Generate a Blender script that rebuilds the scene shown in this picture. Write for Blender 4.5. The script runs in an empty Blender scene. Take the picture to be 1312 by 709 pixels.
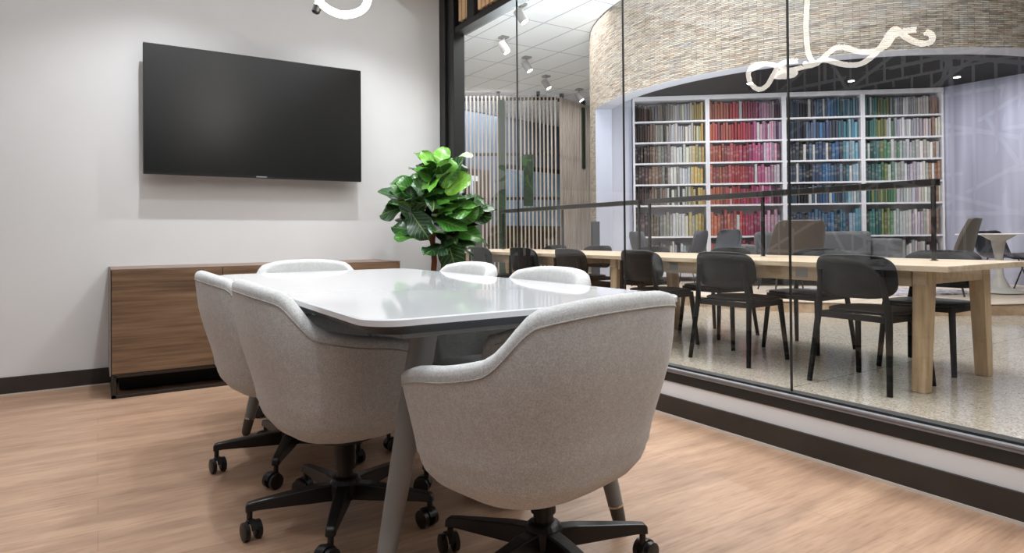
import bpy, bmesh, math, random
from mathutils import Vector, Matrix
random.seed(7)
PI = math.pi
SC = bpy.context.scene
COL = SC.collection
H = 0.92                                   # eye height
YAW, PITCH, ROLL, FPX, CYP = 0.568346, 0.00927313, -0.0078533, 832.083, 294.115

# ------------------------------------------------------------------ helpers
def V(*a): return Vector(a)

class MB:
    """collects shapes into one mesh"""
    def __init__(s): s.v = []; s.f = []; s.m = []; s.uv = None
    def add(s, vs, fs, mi=0):
        b = len(s.v); s.v += [tuple(p) for p in vs]
        for f in fs: s.f.append(tuple(b+i for i in f)); s.m.append(mi)
        return s
    def box(s, x0, y0, z0, x1, y1, z1, mi=0, mat=None):
        vs = [V(x, y, z) for z in (z0, z1) for y in (y0, y1) for x in (x0, x1)]
        if mat is not None: vs = [mat @ p for p in vs]
        return s.add(vs, [(0,2,3,1),(4,5,7,6),(0,1,5,4),(2,6,7,3),(0,4,6,2),(1,3,7,5)], mi)
    def hexa(s, bottom, top, mi=0):
        return s.add(list(bottom)+list(top), [(3,2,1,0),(4,5,6,7),(0,1,5,4),(1,2,6,5),(2,3,7,6),(3,0,4,7)], mi)
    def loft(s, rings, close=True, cap0=True, cap1=True, mi=0):
        n = len(rings[0]); vs = [p for r in rings for p in r]; fs = []
        for i in range(len(rings)-1):
            for j in range(n if close else n-1):
                k = (j+1) % n
                fs.append((i*n+j, i*n+k, (i+1)*n+k, (i+1)*n+j))
        if cap0: fs.append(tuple(range(n-1, -1, -1)))
        if cap1: fs.append(tuple((len(rings)-1)*n+j for j in range(n)))
        return s.add(vs, fs, mi)
    def tube(s, pts, rad, n=10, mi=0, cap=True):
        pts = [Vector(p) for p in pts]
        rads = rad if isinstance(rad, (list, tuple)) else [rad]*len(pts)
        rings = []; up = None
        for i, p in enumerate(pts):
            t = (pts[min(i+1, len(pts)-1)] - pts[max(i-1, 0)]).normalized()
            if up is None:
                up = V(0,0,1) if abs(t.z) < .9 else V(1,0,0)
            a = t.cross(up)
            if a.length < 1e-5: a = t.cross(V(.3,.9,.1))
            a.normalize(); b = a.cross(t).normalized(); up = b
            rings.append([p + (a*math.cos(2*PI*k/n) + b*math.sin(2*PI*k/n))*rads[i] for k in range(n)])
        return s.loft(rings, True, cap, cap, mi)
    def lathe(s, prof, c=(0,0,0), n=28, mi=0, cap0=True, cap1=True, sq=1.0):
        rings = [[V(c[0]+r*math.cos(2*PI*k/n), c[1]+r*sq*math.sin(2*PI*k/n), c[2]+z) for k in range(n)] for r, z in prof]
        return s.loft(rings, True, cap0, cap1, mi)
    def prism(s, poly, z0, z1, mi=0):
        n = len(poly)
        vs = [V(x,y,z0) for x,y in poly] + [V(x,y,z1) for x,y in poly]
        fs = [tuple(range(n-1,-1,-1)), tuple(range(n,2*n))] + [(i,(i+1)%n,n+(i+1)%n,n+i) for i in range(n)]
        return s.add(vs, fs, mi)
    def build(s, name, mats, parent=None, smooth=None, bevel=0, seg=2, subsurf=0, xf=None):
        me = bpy.data.meshes.new(name)
        me.from_pydata(s.v, [], s.f)
        if not isinstance(mats, (list, tuple)): mats = [mats]
        for m in mats: me.materials.append(m)
        if len(mats) > 1: me.polygons.foreach_set('material_index', s.m)
        bm = bmesh.new(); bm.from_mesh(me)
        bmesh.ops.recalc_face_normals(bm, faces=bm.faces); bm.to_mesh(me); bm.free()
        o = bpy.data.objects.new(name, me); COL.objects.link(o)
        if bevel:
            b = o.modifiers.new('bevel', 'BEVEL'); b.width = bevel; b.segments = seg; b.limit_method = 'ANGLE'; b.angle_limit = .6
            b.harden_normals = False
        if subsurf:
            b = o.modifiers.new('sub', 'SUBSURF'); b.levels = subsurf; b.render_levels = subsurf
        if smooth is not None:
            me.polygons.foreach_set('use_smooth', [True]*len(me.polygons))
            if smooth < 180: me.set_sharp_from_angle(angle=math.radians(smooth))
        if xf is not None: o.matrix_world = xf
        if parent is not None: o.parent = parent
        me.update()
        return o

def tag(o, label=None, cat=None, group=None, kind=None):
    if label: o['label'] = label
    if cat: o['category'] = cat
    if group: o['group'] = group
    if kind: o['kind'] = kind
    return o
def struct(o): o['kind'] = 'structure'; return o
def thing(name, label, cat, loc=(0,0,0), rz=0, group=None):
    o = bpy.data.objects.new(name, None); COL.objects.link(o)
    o.empty_display_size = .05
    o.location = loc; o.rotation_euler = (0,0,rz)
    return tag(o, label, cat, group)
def kids(o): return [c for c in bpy.data.objects if c.parent is o]
def dup(root, loc, rz, label=None, group=None):
    def cp(o, parent):
        c = o.copy(); COL.objects.link(c)
        if parent is not None: c.parent = parent
        for ch in kids(o): cp(ch, c)
        return c
    r = cp(root, None); r.location = loc; r.rotation_euler = (0,0,rz)
    if label: r['label'] = label
    if group: r['group'] = group
    return r

# ------------------------------------------------------------------ materials
def srgb(r, g, b):
    f = lambda c: (c/255/12.92 if c/255 <= .04045 else ((c/255+.055)/1.055)**2.4)
    return (f(r), f(g), f(b), 1)
def mat(name, col, rough=.5, metal=0, spec=.5, coat=0):
    m = bpy.data.materials.new(name); m.use_nodes = True
    b = m.node_tree.nodes['Principled BSDF']
    b.inputs['Base Color'].default_value = col; b.inputs['Roughness'].default_value = rough
    b.inputs['Metallic'].default_value = metal; b.inputs['Specular IOR Level'].default_value = spec
    if coat: b.inputs['Coat Weight'].default_value = coat; b.inputs['Coat Roughness'].default_value = .03
    return m
class NT:
    def __init__(s, m): s.t = m.node_tree; s.n = s.t.nodes; s.l = s.t.links; s.b = s.n.get('Principled BSDF')
    def new(s, typ, **kw):
        n = s.n.new(typ)
        for k, v in kw.items(): setattr(n, k, v)
        return n
    def link(s, a, b): s.l.new(a, b)
    def val(s, n, k, v): n.inputs[k].default_value = v
    def ramp(s, stops, fac=None, interp='LINEAR'):
        n = s.new('ShaderNodeValToRGB'); n.color_ramp.interpolation = interp
        el = n.color_ramp.elements
        while len(el) < len(stops): el.new(.5)
        for e, (p, c) in zip(el, stops): e.position = p; e.color = c
        if fac is not None: s.link(fac, n.inputs[0])
        return n
    def mix(s, a, b, fac, blend='MIX'):
        n = s.new('ShaderNodeMix', data_type='RGBA', blend_type=blend)
        for sock, x in ((n.inputs[0], fac), (n.inputs[6], a), (n.inputs[7], b)):
            if hasattr(x, 'is_output'): s.link(x, sock)
            else: sock.default_value = x
        return n.outputs[2]
    def coords(s, kind='Object', scale=(1,1,1), rot=(0,0,0), loc=(0,0,0)):
        c = s.new('ShaderNodeTexCoord'); m = s.new('ShaderNodeMapping')
        m.inputs['Scale'].default_value = scale; m.inputs['Rotation'].default_value = rot; m.inputs['Location'].default_value = loc
        s.link(c.outputs[kind], m.inputs[0]); return m.outputs[0]
    def noise(s, vec, scale, detail=3, rough=.5):
        n = s.new('ShaderNodeTexNoise'); s.link(vec, n.inputs['Vector'])
        s.val(n,'Scale',scale); s.val(n,'Detail',detail); s.val(n,'Roughness',rough); return n
    def bump(s, h, strength=.2, dist=.01):
        n = s.new('ShaderNodeBump'); s.val(n,'Strength',strength); s.val(n,'Distance',dist)
        s.link(h, n.inputs['Height']); s.link(n.outputs[0], s.b.inputs['Normal'])
def noisy(name, c1, c2, scale=5, rough=.6, bump=0, vscale=(1,1,1), metal=0, spec=.5, lo=.35, hi=.65, detail=4):
    m = mat(name, c1, rough, metal, spec); t = NT(m)
    n = t.noise(t.coords(scale=vscale), scale, detail)
    r = t.ramp([(lo, c1), (hi, c2)], n.outputs[0]); t.link(r.outputs[0], t.b.inputs['Base Color'])
    if bump: t.bump(n.outputs[0], bump, .004)
    return m
def emis(name, col, strength):
    m = bpy.data.materials.new(name); m.use_nodes = True; t = NT(m)
    t.val(t.b, 'Emission Color', col); t.val(t.b, 'Emission Strength', strength); t.val(t.b,'Base Color',col)
    return m

WHITE = noisy('wall_paint', srgb(218,216,215), srgb(213,211,210), 1.5, .85, .02)
BLACK = mat('black_metal', srgb(22,21,21), .35, 0, .5)
BLACKM = noisy('matte_black', srgb(30,29,28), srgb(24,23,22), 8, .55)
BASEB = noisy('vinyl_base', srgb(52,46,42), srgb(44,38,35), 6, .45)
PALE = mat('pale_trim', srgb(196,186,176), .6)
GREYF = mat('grey_frame', srgb(132,132,136), .45)
CURB = noisy('curb_paint', srgb(214,213,214), srgb(206,205,207), 2, .7)

# interior wood-plank floor
def plank_floor():
    m = mat('plank_floor', srgb(190,150,122), .42, 0, .35); t = NT(m)
    co = t.coords()
    br = t.new('ShaderNodeTexBrick'); t.link(co, br.inputs['Vector'])
    br.offset = .37; br.offset_frequency = 2
    for k, v in dict(Scale=1, **{'Mortar Size':.0012,'Mortar Smooth':.1,'Bias':0,'Brick Width':1.22,'Row Height':.152}).items(): t.val(br, k, v)
    t.val(br,'Color1',srgb(190,158,134)); t.val(br,'Color2',srgb(172,139,116)); t.val(br,'Mortar',srgb(140,108,88))
    g1 = t.noise(t.coords(scale=(1.6,18,1)), 4.2, 8, .65)
    wv = t.noise(t.coords(scale=(.7,5,1)), 2.0, 4, .6)
    r = t.ramp([(.3, srgb(140,106,87)), (.48, srgb(184,151,128)), (.7, srgb(202,171,148))], g1.outputs[0])
    c = t.mix(br.outputs[0], r.outputs[0], .55)
    r2 = t.ramp([(.35,(.58,.53,.485,1)),(.6,(.90,.86,.80,1))], wv.outputs[0])
    c = t.mix(c, r2.outputs[0], .75, 'MULTIPLY'); t.link(c, t.b.inputs['Base Color'])
    t.bump(g1.outputs[0], .06, .003)
    return m
FLOOR = plank_floor()

def terrazzo():
    m = mat('terrazzo', srgb(178,168,154), .12, 0, .5); t = NT(m)
    co = t.coords()
    v = t.new('ShaderNodeTexVoronoi'); t.link(co, v.inputs['Vector']); t.val(v,'Scale',120)
    n = t.noise(co, 80, 3, .7); n2 = t.noise(co, .5, 2)
    r = t.ramp([(0,srgb(112,104,95)),(.25,srgb(170,160,146)),(.6,srgb(186,177,163)),(1,srgb(212,206,196))], v.outputs['Color'])
    r2 = t.ramp([(.36,(.84,.83,.82,1)),(.6,(1.02,1.01,1,1))], n.outputs[0])
    c = t.mix(r.outputs[0], r2.outputs[0], .7, 'MULTIPLY')
    r3 = t.ramp([(.3,(.88,.88,.88,1)),(.7,(1,1,1,1))], n2.outputs[0])
    c = t.mix(c, r3.outputs[0], 1, 'MULTIPLY')
    br = t.new('ShaderNodeTexBrick'); t.link(t.coords(loc=(.55,.62,0), rot=(0,0,0)), br.inputs['Vector']); br.offset = 0
    for k, vv in {'Scale':1,'Mortar Size':.003,'Mortar Smooth':.1,'Brick Width':3.0,'Row Height':3.0}.items(): t.val(br,k,vv)
    t.val(br,'Color1',(1,1,1,1)); t.val(br,'Color2',(1,1,1,1)); t.val(br,'Mortar',(.35,.34,.33,1))
    c = t.mix(c, br.outputs[0], 1, 'MULTIPLY'); t.link(c, t.b.inputs['Base Color'])
    return m
TERR = terrazzo()

def tile_ceiling():
    m = mat('ceiling_tiles', srgb(214,216,218), .85); t = NT(m)
    br = t.new('ShaderNodeTexBrick'); t.link(t.coords(rot=(0,0,PI/2)), br.inputs['Vector']); br.offset = 0
    for k, vv in {'Scale':1,'Mortar Size':.012,'Mortar Smooth':.2,'Brick Width':1.22,'Row Height':.61}.items(): t.val(br,k,vv)
    t.val(br,'Color1',srgb(232,234,236)); t.val(br,'Color2',srgb(226,229,232)); t.val(br,'Mortar',srgb(160,163,168))
    t.link(br.outputs[0], t.b.inputs['Base Color'])
    return m
TILES = tile_ceiling()

def drum_skin():
    m = mat('stacked_strip_stone', srgb(170,158,140), .8, 0, .25); t = NT(m)
    uv = t.new('ShaderNodeTexCoord').outputs['UV']
    mp = t.new('ShaderNodeMapping'); t.link(uv, mp.inputs[0])
    dn = t.noise(mp.outputs[0], 4, 2)
    dis = t.new('ShaderNodeMix', data_type='RGBA', blend_type='LINEAR_LIGHT'); t.val(dis, 0, .012)
    t.link(mp.outputs[0], dis.inputs[6]); t.link(dn.outputs[1], dis.inputs[7])
    br = t.new('ShaderNodeTexBrick'); t.link(dis.outputs[2], br.inputs['Vector']); br.offset = .43
    for k, vv in {'Scale':1,'Mortar Size':.003,'Mortar Smooth':.5,'Brick Width':.17,'Row Height':.022,'Bias':0}.items(): t.val(br,k,vv)
    t.val(br,'Color1',(0,0,0,1)); t.val(br,'Color2',(1,1,1,1)); t.val(br,'Mortar',(.5,.5,.5,1))
    r = t.ramp([(0,srgb(136,126,116)),(.18,srgb(172,161,146)),(.36,srgb(194,184,167)),(.5,srgb(182,168,150)),(.62,srgb(162,160,156)),(.76,srgb(198,190,174)),(.9,srgb(178,154,134)),(1,srgb(152,142,128))], br.outputs[0])
    mp2 = t.new('ShaderNodeMapping'); t.link(uv, mp2.inputs[0]); t.val(mp2,'Scale',(5,34,1))
    n = t.noise(mp2.outputs[0], 1.6, 5, .7)
    r2 = t.ramp([(.36,(.27,.25,.25,1)),(.5,(.80,.78,.78,1)),(.68,(1.02,1.0,.98,1))], n.outputs[0])
    c = t.mix(r.outputs[0], r2.outputs[0], .9, 'MULTIPLY')
    c = t.mix(c, srgb(74,66,60), br.outputs['Fac'])
    t.link(c, t.b.inputs['Base Color'])
    ad = t.new('ShaderNodeMath', operation='SUBTRACT'); t.link(n.outputs[0], ad.inputs[0]); t.link(br.outputs['Fac'], ad.inputs[1])
    t.bump(ad.outputs[0], .8, .02)
    return m
DRUM = drum_skin()
LAV = noisy('lavender_paint', srgb(196,196,210), srgb(188,188,203), 1, .7)
DARKC = noisy('dark_ceiling', srgb(40,39,40), srgb(30,29,30), 3, .8)

def fabric(name, c1, c2, rough=.95):
    m = mat(name, c1, rough, 0, .15); t = NT(m)
    co = t.coords()
    n1 = t.noise(co, 260, 3, .8); n2 = t.noise(co, 60, 3, .6)
    r = t.ramp([(.36, c2), (.62, c1)], n1.outputs[0])
    r2 = t.ramp([(.35,(.93,.93,.93,1)),(.65,(1.03,1.03,1.03,1))], n2.outputs[0])
    c = t.mix(r.outputs[0], r2.outputs[0], 1, 'MULTIPLY'); t.link(c, t.b.inputs['Base Color'])
    t.val(t.b,'Sheen Weight',.25); t.val(t.b,'Sheen Roughness',.5)
    t.bump(n1.outputs[0], .25, .002)
    return m
FAB = fabric('light_grey_fabric', srgb(208,208,207), srgb(176,175,174))
FABD = fabric('welt_fabric', srgb(182,178,172), srgb(150,146,141))
TOPW = mat('white_lacquer', srgb(226,227,230), .07, 0, .5, .3)
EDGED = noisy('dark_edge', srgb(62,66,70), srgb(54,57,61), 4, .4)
LEGM = noisy('grey_bronze_metal', srgb(142,140,137), srgb(134,132,129), 3, .4)
CHROME = mat('steel_ring', srgb(190,186,180), .2, 1)
RUB = mat('black_plastic', srgb(26,25,25), .38, 0, .5)

def wood(name, stops, axis=0, scale=2.2, rough=.42, stretch=14):
    m = mat(name, stops[1][1], rough, 0, .35); t = NT(m)
    sc = [stretch]*3; sc[axis] = 1.1
    w = t.noise(t.coords(scale=(1.6,1.6,1.6) if axis else (1.0,3.5,3.5)), 1.3, 3)
    n = t.noise(t.coords(scale=sc), scale, 6, .6)
    ad = t.new('ShaderNodeMath', operation='MULTIPLY_ADD'); t.link(w.outputs[0], ad.inputs[0]); ad.inputs[1].default_value = .55; t.link(n.outputs[0], ad.inputs[2])
    sb = t.new('ShaderNodeMath', operation='SUBTRACT'); t.link(ad.outputs[0], sb.inputs[0]); sb.inputs[1].default_value = .275
    r = t.ramp(stops, sb.outputs[0]); t.link(r.outputs[0], t.b.inputs['Base Color'])
    t.bump(n.outputs[0], .05, .002)
    return m
WALNUT = wood('walnut', [(.3,srgb(84,65,51)),(.5,srgb(116,91,70)),(.72,srgb(138,112,88))], 0, 1.5, .4, 26)
WALTOP = wood('walnut_top', [(.3,srgb(66,48,38)),(.5,srgb(84,62,50)),(.72,srgb(104,80,66))], 0, 1.5, .45, 26)
OAK = wood('light_oak', [(.28,srgb(172,148,120)),(.5,srgb(200,178,150)),(.75,srgb(214,196,172))], 1, 2, .4, 12)
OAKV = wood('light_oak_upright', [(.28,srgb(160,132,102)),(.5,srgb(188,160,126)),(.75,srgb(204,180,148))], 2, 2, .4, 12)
SLATW = wood('slat_wood', [(.28,srgb(188,146,106)),(.5,srgb(212,172,130)),(.75,srgb(226,190,150))], 2, 2, .5, 12)
SCREENW = noisy('screen_slat_wood', srgb(196,182,170), srgb(172,158,148), 3, .6, 0, (3,3,.4))
PLATF = wood('platform_oak', [(.28,srgb(206,184,160)),(.5,srgb(224,206,186)),(.75,srgb(234,220,202))], 0, 1.5, .35, 8)
PLATE = wood('platform_edge_oak', [(.28,srgb(150,124,98)),(.5,srgb(180,152,124)),(.75,srgb(198,172,144))], 0, 1.5, .5, 6)

def glass_mat():
    m = bpy.data.materials.new('thin_glass'); m.use_nodes = True; t = NT(m)
    t.n.remove(t.b); out = t.n['Material Output']
    tr = t.new('ShaderNodeBsdfTransparent'); tr.inputs[0].default_value = (.96,.975,.97,1)
    gl = t.new('ShaderNodeBsdfGlossy'); gl.inputs['Roughness'].default_value = 0; gl.inputs['Color'].default_value = (1,1,1,1)
    fr = t.new('ShaderNodeFresnel'); geo = t.new('ShaderNodeNewGeometry')
    ior = t.new('ShaderNodeMath', operation='MULTIPLY_ADD'); t.link(geo.outputs['Backfacing'], ior.inputs[0]); ior.inputs[1].default_value = 1/1.5-1.5; ior.inputs[2].default_value = 1.5
    t.link(ior.outputs[0], fr.inputs['IOR'])
    mu = t.new('ShaderNodeMath', operation='MULTIPLY'); mu.use_clamp = True; t.link(fr.outputs[0], mu.inputs[0]); mu.inputs[1].default_value = 1.45
    mx = t.new('ShaderNodeMixShader'); t.link(mu.outputs[0], mx.inputs[0]); t.link(tr.outputs[0], mx.inputs[1]); t.link(gl.outputs[0], mx.inputs[2])
    t.link(mx.outputs[0], out.inputs['Surface'])
    return m
GLASS = glass_mat()

def mural():
    m = mat('line_art_mural', srgb(120,120,128), .7); t = NT(m)
    acc = None
    for rot, bw, rh, ms, lo in ((0,.8,.36,.018,(0,0,0)), (0,.17,1.3,.013,(.1,.2,0)), (.5,1.7,.5,.018,(.4,.1,0)), (-.32,2.3,.6,.02,(0,.3,0))):
        br = t.new('ShaderNodeTexBrick'); br.offset = .5
        cc = t.new('ShaderNodeTexCoord'); sx = t.new('ShaderNodeSeparateXYZ'); t.link(cc.outputs['Object'], sx.inputs[0])
        cb = t.new('ShaderNodeCombineXYZ'); t.link(sx.outputs[1], cb.inputs[0]); t.link(sx.outputs[2], cb.inputs[1])
        mp = t.new('ShaderNodeMapping'); t.link(cb.outputs[0], mp.inputs[0]); t.val(mp,'Rotation',(0,0,rot)); t.val(mp,'Location',lo)
        t.link(mp.outputs[0], br.inputs['Vector'])
        for k, vv in {'Scale':1,'Mortar Size':ms,'Mortar Smooth':.1,'Brick Width':bw,'Row Height':rh}.items(): t.val(br,k,vv)
        nz = t.noise(mp.outputs[0], 1.1, 1)
        gt = t.new('ShaderNodeMath', operation='GREATER_THAN'); t.link(nz.outputs[0], gt.inputs[0]); gt.inputs[1].default_value = .42
        ml = t.new('ShaderNodeMath', operation='MULTIPLY'); t.link(gt.outputs[0], ml.inputs[0]); t.link(br.outputs['Fac'], ml.inputs[1])
        if acc is None: acc = ml.outputs[0]
        else:
            mx = t.new('ShaderNodeMath', operation='MAXIMUM'); t.link(acc, mx.inputs[0]); t.link(ml.outputs[0], mx.inputs[1]); acc = mx.outputs[0]
    c = t.mix(srgb(46,46,50), srgb(220,220,224), acc); t.link(c, t.b.inputs['Base Color'])
    return m
MURAL = mural()

# ------------------------------------------------------------------ place frame: (lateral, depth) seen from the door -> world
cy_, sy_ = math.cos(YAW), math.sin(YAW)
def W(lat, d): return (sy_*d + cy_*lat, cy_*d - sy_*lat)

# ================================================================== ROOM SHELL
XG, YW = 2.445, 4.858            # glass plane, TV wall plane
XL, YB, ZC = -1.55, -1.9, 2.95
def slab(name, m, *b): return struct(MB().box(*b).build(name, m))
slab('floor', FLOOR, XL-.1, YB-.1, -.05, XG, YW+.1, 0)
slab('ceiling', WHITE, XL-.1, YB-.1, ZC, XG+.1, YW+.1, ZC+.1)
slab('wall_back', WHITE, XL-.1, YW, 0, XG-.045, YW+.12, ZC)
slab('wall_left', MURAL, XL-.1, YB-.1, 0, XL, YW, ZC)
slab('wall_front', noisy('charcoal_paint', srgb(40,40,41), srgb(34,34,35), 2, .8), XL, YB-.1, 0, XG-.06, YB, ZC)
slab('baseboard_back', BASEB, XL, YW-.012, .008, XG-.06, YW, .104)
slab('trim_back', PALE, XL, YW-.016, 0, XG-.06, YW, .008)
# curb under the glass, with black base and pale shoe strip
slab('wall_right', CURB, XG, YB, 0, XG+.12, YW-.2, .176)
slab('baseboard_right', BASEB, XG-.012, YB, .012, XG, YW-.2, .101)
slab('trim_right', PALE, XG-.016, YB, 0, XG, YW-.2, .012)
gf = MB().box(XG-.004, YB, .176, XG+.11, YW-.2, .222).build('trim_glass_sill', BLACKM); struct(gf)
gf2 = MB().box(XG-.006, YB, .222, XG+.07, YW-.2, .243).box(XG-.012, YB, .236, XG-.006, YW-.2, .243).build('trim_glass_channel', GREYF); struct(gf2)
slab('trim_glass_stop', BLACKM, XG+.012, YB, .243, XG+.062, YW-.2, .252)
# corner post (two black members with a fine reveal)
po = MB().box(XG-.042, YW-.085, 0, XG+.06, YW+.12, ZC).box(XG-.02, YW-.205, 0, XG+.08, YW-.09, ZC).build('trim_corner_post', BLACK, bevel=.003); struct(po)
# head rail and slatted transom over the glass
slab('trim_head_rail', BLACK, XG-.01, YB, 2.56, XG+.10, YW-.2, 2.605)
tr_ = MB().box(XG+.03, YB, 2.60, XG+.08, YW-.2, ZC).box(XG-.006, 4.34, 2.60, XG+.03, 4.45, ZC)
struct(tr_.build('wall_transom', BLACKM))
ts = MB(); y = YW-.26
while y > 0:
    if not (4.30 < y < 4.47): ts.box(XG, y-.042, 2.64, XG+.03, y, ZC-.02)
    y -= .062
struct(ts.build('trim_transom_slats', SLATW))
# glass panes, each a sheet of its own
ys = [YW-.2, 3.80, 2.715, 1.69, .65, -.4, -1.45, YB]
for i in range(7):
    me = bpy.data.meshes.new('window_%d' % (i+1))
    me.from_pydata([(XG+.035, ys[i]-.003, .25), (XG+.035, ys[i+1]+.003, .25), (XG+.035, ys[i+1]+.003, 2.57), (XG+.035, ys[i]-.003, 2.57)], [], [(0,3,2,1)])
    me.materials.append(GLASS)
    g = bpy.data.objects.new('window_%d' % (i+1), me); COL.objects.link(g); struct(g)
sm = MB()
for y in ys[1:-1]: sm.box(XG+.030, y-.003, .25, XG+.040, y+.003, 2.57)
struct(sm.build('trim_glass_joints', mat('joint_seal', srgb(30,30,31), .4)))

# ================================================================== TELEVISION
def gradient_screen():
    return mat('screen_glass', srgb(3,3,3), .29, 0, .6)
tv = thing('television', 'wide black wall-mounted television with a thin bezel above the sideboard', 'television', (.962, YW-.125, 1.752))
w2, h2 = .716, .42
MB().box(-w2, -.006, -h2, w2, .03, h2).build('casing', BLACK, tv, bevel=.004)
MB().box(-w2+.008, -.008, -h2+.016, w2-.008, -.005, h2-.008).build('screen', gradient_screen(), tv)
lb = MB().box(-.035, -.009, -h2+.003, .035, -.0055, -h2+.012).build('badge', mat('badge_silver', srgb(170,170,172), .35, .8), tv); lb['label'] = 'small silver maker badge on lower bezel'
MB().box(-.3, .03, -.22, .3, .124, .2).build('wall_mount', BLACKM, tv)

# ================================================================== SIDEBOARD
sb = thing('sideboard', 'long low walnut sideboard on a black sled base under the television', 'sideboard', (.95, 4.62, 0))
MB().box(-.885, -.235, .135, .885, .235, .735).build('carcass', WALTOP, sb, bevel=.003)
MB().box(-.89, -.24, .735, .89, .237, .742).build('top_panel', mat('top_edge', srgb(128,104,88), .4), sb)
for i in range(3):
    x0 = -.884 + i*.5893
    MB().box(x0+.002, -.255, .14, x0+.5873, -.236, .733).build('door', WALNUT, sb, bevel=.0015)
MB().box(-.892, -.257, .133, -.886, .236, .742).build('end_panel', mat('end_panel_grey', srgb(120,112,106), .5), sb)
fb = MB()
for s in (-1, 1):
    x = s*.872
    fb.box(x-.012, -.25, 0, x+.012, -.226, .135).box(x-.012, .20, 0, x+.012, .224, .135).box(x-.012, -.25, 0, x+.012, .224, .022)
fb.box(-.872, -.25, 0, .872, -.226, .02).box(-.872, .20, 0, .872, .224, .02).box(-.872,-.25,.118,.872,-.226,.136)
fb.build('sled_base', mat('dark_bronze', srgb(62,56,52), .35, .6), sb, bevel=.002)
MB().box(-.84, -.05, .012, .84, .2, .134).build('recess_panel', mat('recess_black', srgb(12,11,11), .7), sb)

# ================================================================== CONFERENCE TABLE
ct = thing('conference_table', 'white gloss conference table with rounded corners and splayed grey metal legs', 'table', (.98, 2.385, 0))
def rrect(hx, hy, r, n=8, bow=0):
    pts = []
    for cx, cy, a0 in ((hx-r,hy-r,0),(-hx+r,hy-r,PI/2),(-hx+r,-hy+r,PI),(hx-r,-hy+r,1.5*PI)):
        for k in range(n+1):
            a = a0 + PI/2*k/n
            pts.append((cx+r*math.cos(a), cy+r*math.sin(a)))
    return pts
def slab_loft(mb, levels, mi=0):
    mb.loft([[V(x,y,z) for x,y in rrect(hx,hy,r)] for hx,hy,r,z in levels], True, True, True, mi)
    return mb
HX, HY = .492, 1.055
slab_loft(MB(), [(HX-.006,HY-.006,.085,.7205),(HX,HY,.09,.7225),(HX,HY,.09,.736),(HX-.003,HY-.003,.088,.739)]).build('tabletop', TOPW, ct, smooth=40)
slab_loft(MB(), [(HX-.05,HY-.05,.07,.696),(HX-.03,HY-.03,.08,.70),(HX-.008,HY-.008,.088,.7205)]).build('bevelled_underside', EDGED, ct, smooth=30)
fr = MB()
fr.box(-.34,-.865,.662,.34,-.79,.697).box(-.34,.79,.662,.34,.865,.697).box(-.06,-.8,.655,.06,.8,.697)
fr.build('underframe', LEGM, ct, bevel=.004)
for sx in (-1, 1):
    for sy in (-1, 1):
        a = V(sx*.245, sy*.80, .672); b = V(sx*.40, sy*.845, .0)
        L = lambda t: a.lerp(b, t)
        lg = MB().tube([L(0), L(.04), L(.3), L(.885)], [.036,.036,.034,.0235], 20).build('leg', LEGM, ct, smooth=50)
        MB().tube([L(.88), L(.89)], [.0245,.0245], 20).build('ring', CHROME, lg, smooth=50)
        MB().tube([L(.888), L(.95), L(.985), L(1)], [.0225,.021,.019,.013], 20).build('foot', noisy('leg_foot', srgb(84,79,75), srgb(76,71,67), 3,.45), lg, smooth=50)

# ================================================================== OFFICE CHAIRS
def smooth01(t): t = max(0, min(1, t)); return t*t*(3-2*t)
def sgnpow(c, p): return math.copysign(abs(c)**p, c)
A_, B_, NEXP = .332, .295, 2.8
def rim(th):
    t = abs(th)
    z = .792 - .020*min(1, t/.66)**2
    z += (.667-.772)*smooth01((t-.66)/.49)
    z += -.082*max(0, min(1, (t-1.10)/1.2))
    z += (.415-.585)*smooth01((t-2.34)/.38)
    return z
def plan(th, k, z, off=0):
    # k scale, th: 0 back (-y) .. pi front
    x = (A_*k-off)*sgnpow(math.sin(th), 2/NEXP); y = -(B_*k-off)*sgnpow(math.cos(th), 2/NEXP)
    if y > 0: y *= .80
    lean = max(0, z-.46)
    y -= .10*lean*max(0, math.cos(th))
    return x, y
def kz(z): return .85 + .16*smooth01((z-.34)/.34)
NTH = 72
def shell_mesh(mb):
    rings = []
    ths = [-PI + 2*PI*i/NTH for i in range(NTH)]
    rings.append([V(0+.001*math.cos(t),.02+.001*math.sin(t),.275) for t in [PI/2-th for th in ths]])
    for fi in (.12,.3,.5,.68,.82,.92,.98):
        k = .85*math.sin(fi*PI/2); z = .405 - .13*math.cos(fi*PI/2)
        rings.append([V(*plan(th,k,z),z) for th in ths])
    NV = 9
    for i in range(NV+1):
        r = []
        for th in ths:
            zt = rim(th)-.023; b_ = min(.412, zt-.03); z = b_ + (zt-b_)*i/NV
            r.append(V(*plan(th,kz(z),z),z))
        rings.append(r)
    for off, dz in ((.0035,-.011),(.012,-.0035),(.025,.0),(.038,-.003),(.047,-.010),(.0525,-.022)):
        r = []
        for th in ths:
            z = rim(th)+dz; r.append(V(*plan(th,kz(rim(th)),z,off),z))
        rings.append(r)
    for i in range(1,6):
        r = []
        for th in ths:
            zt = rim(th)-.023; z = zt + (.35-zt)*i/5
            r.append(V(*plan(th,kz(z),z,.054),z))
        rings.append(r)
    mb.loft(rings, True, True, True)
    return mb
def cushion(mb, cx, cy, hx, hy, z0, z1, n=3.4, crown=.012):
    lev = [(.93,z0),(1,z0+.018),(1,z1-.02),(.965,z1-.006),(.85,z1),(.5,z1+crown*.7),(.1,z1+crown)]
    rings = [[V(cx+hx*k*sgnpow(math.cos(2*PI*i/48),2/n), cy+hy*k*sgnpow(math.sin(2*PI*i/48),2/n), z) for i in range(48)] for k,z in lev]
    mb.loft(rings, True, True, True); return mb

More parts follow.
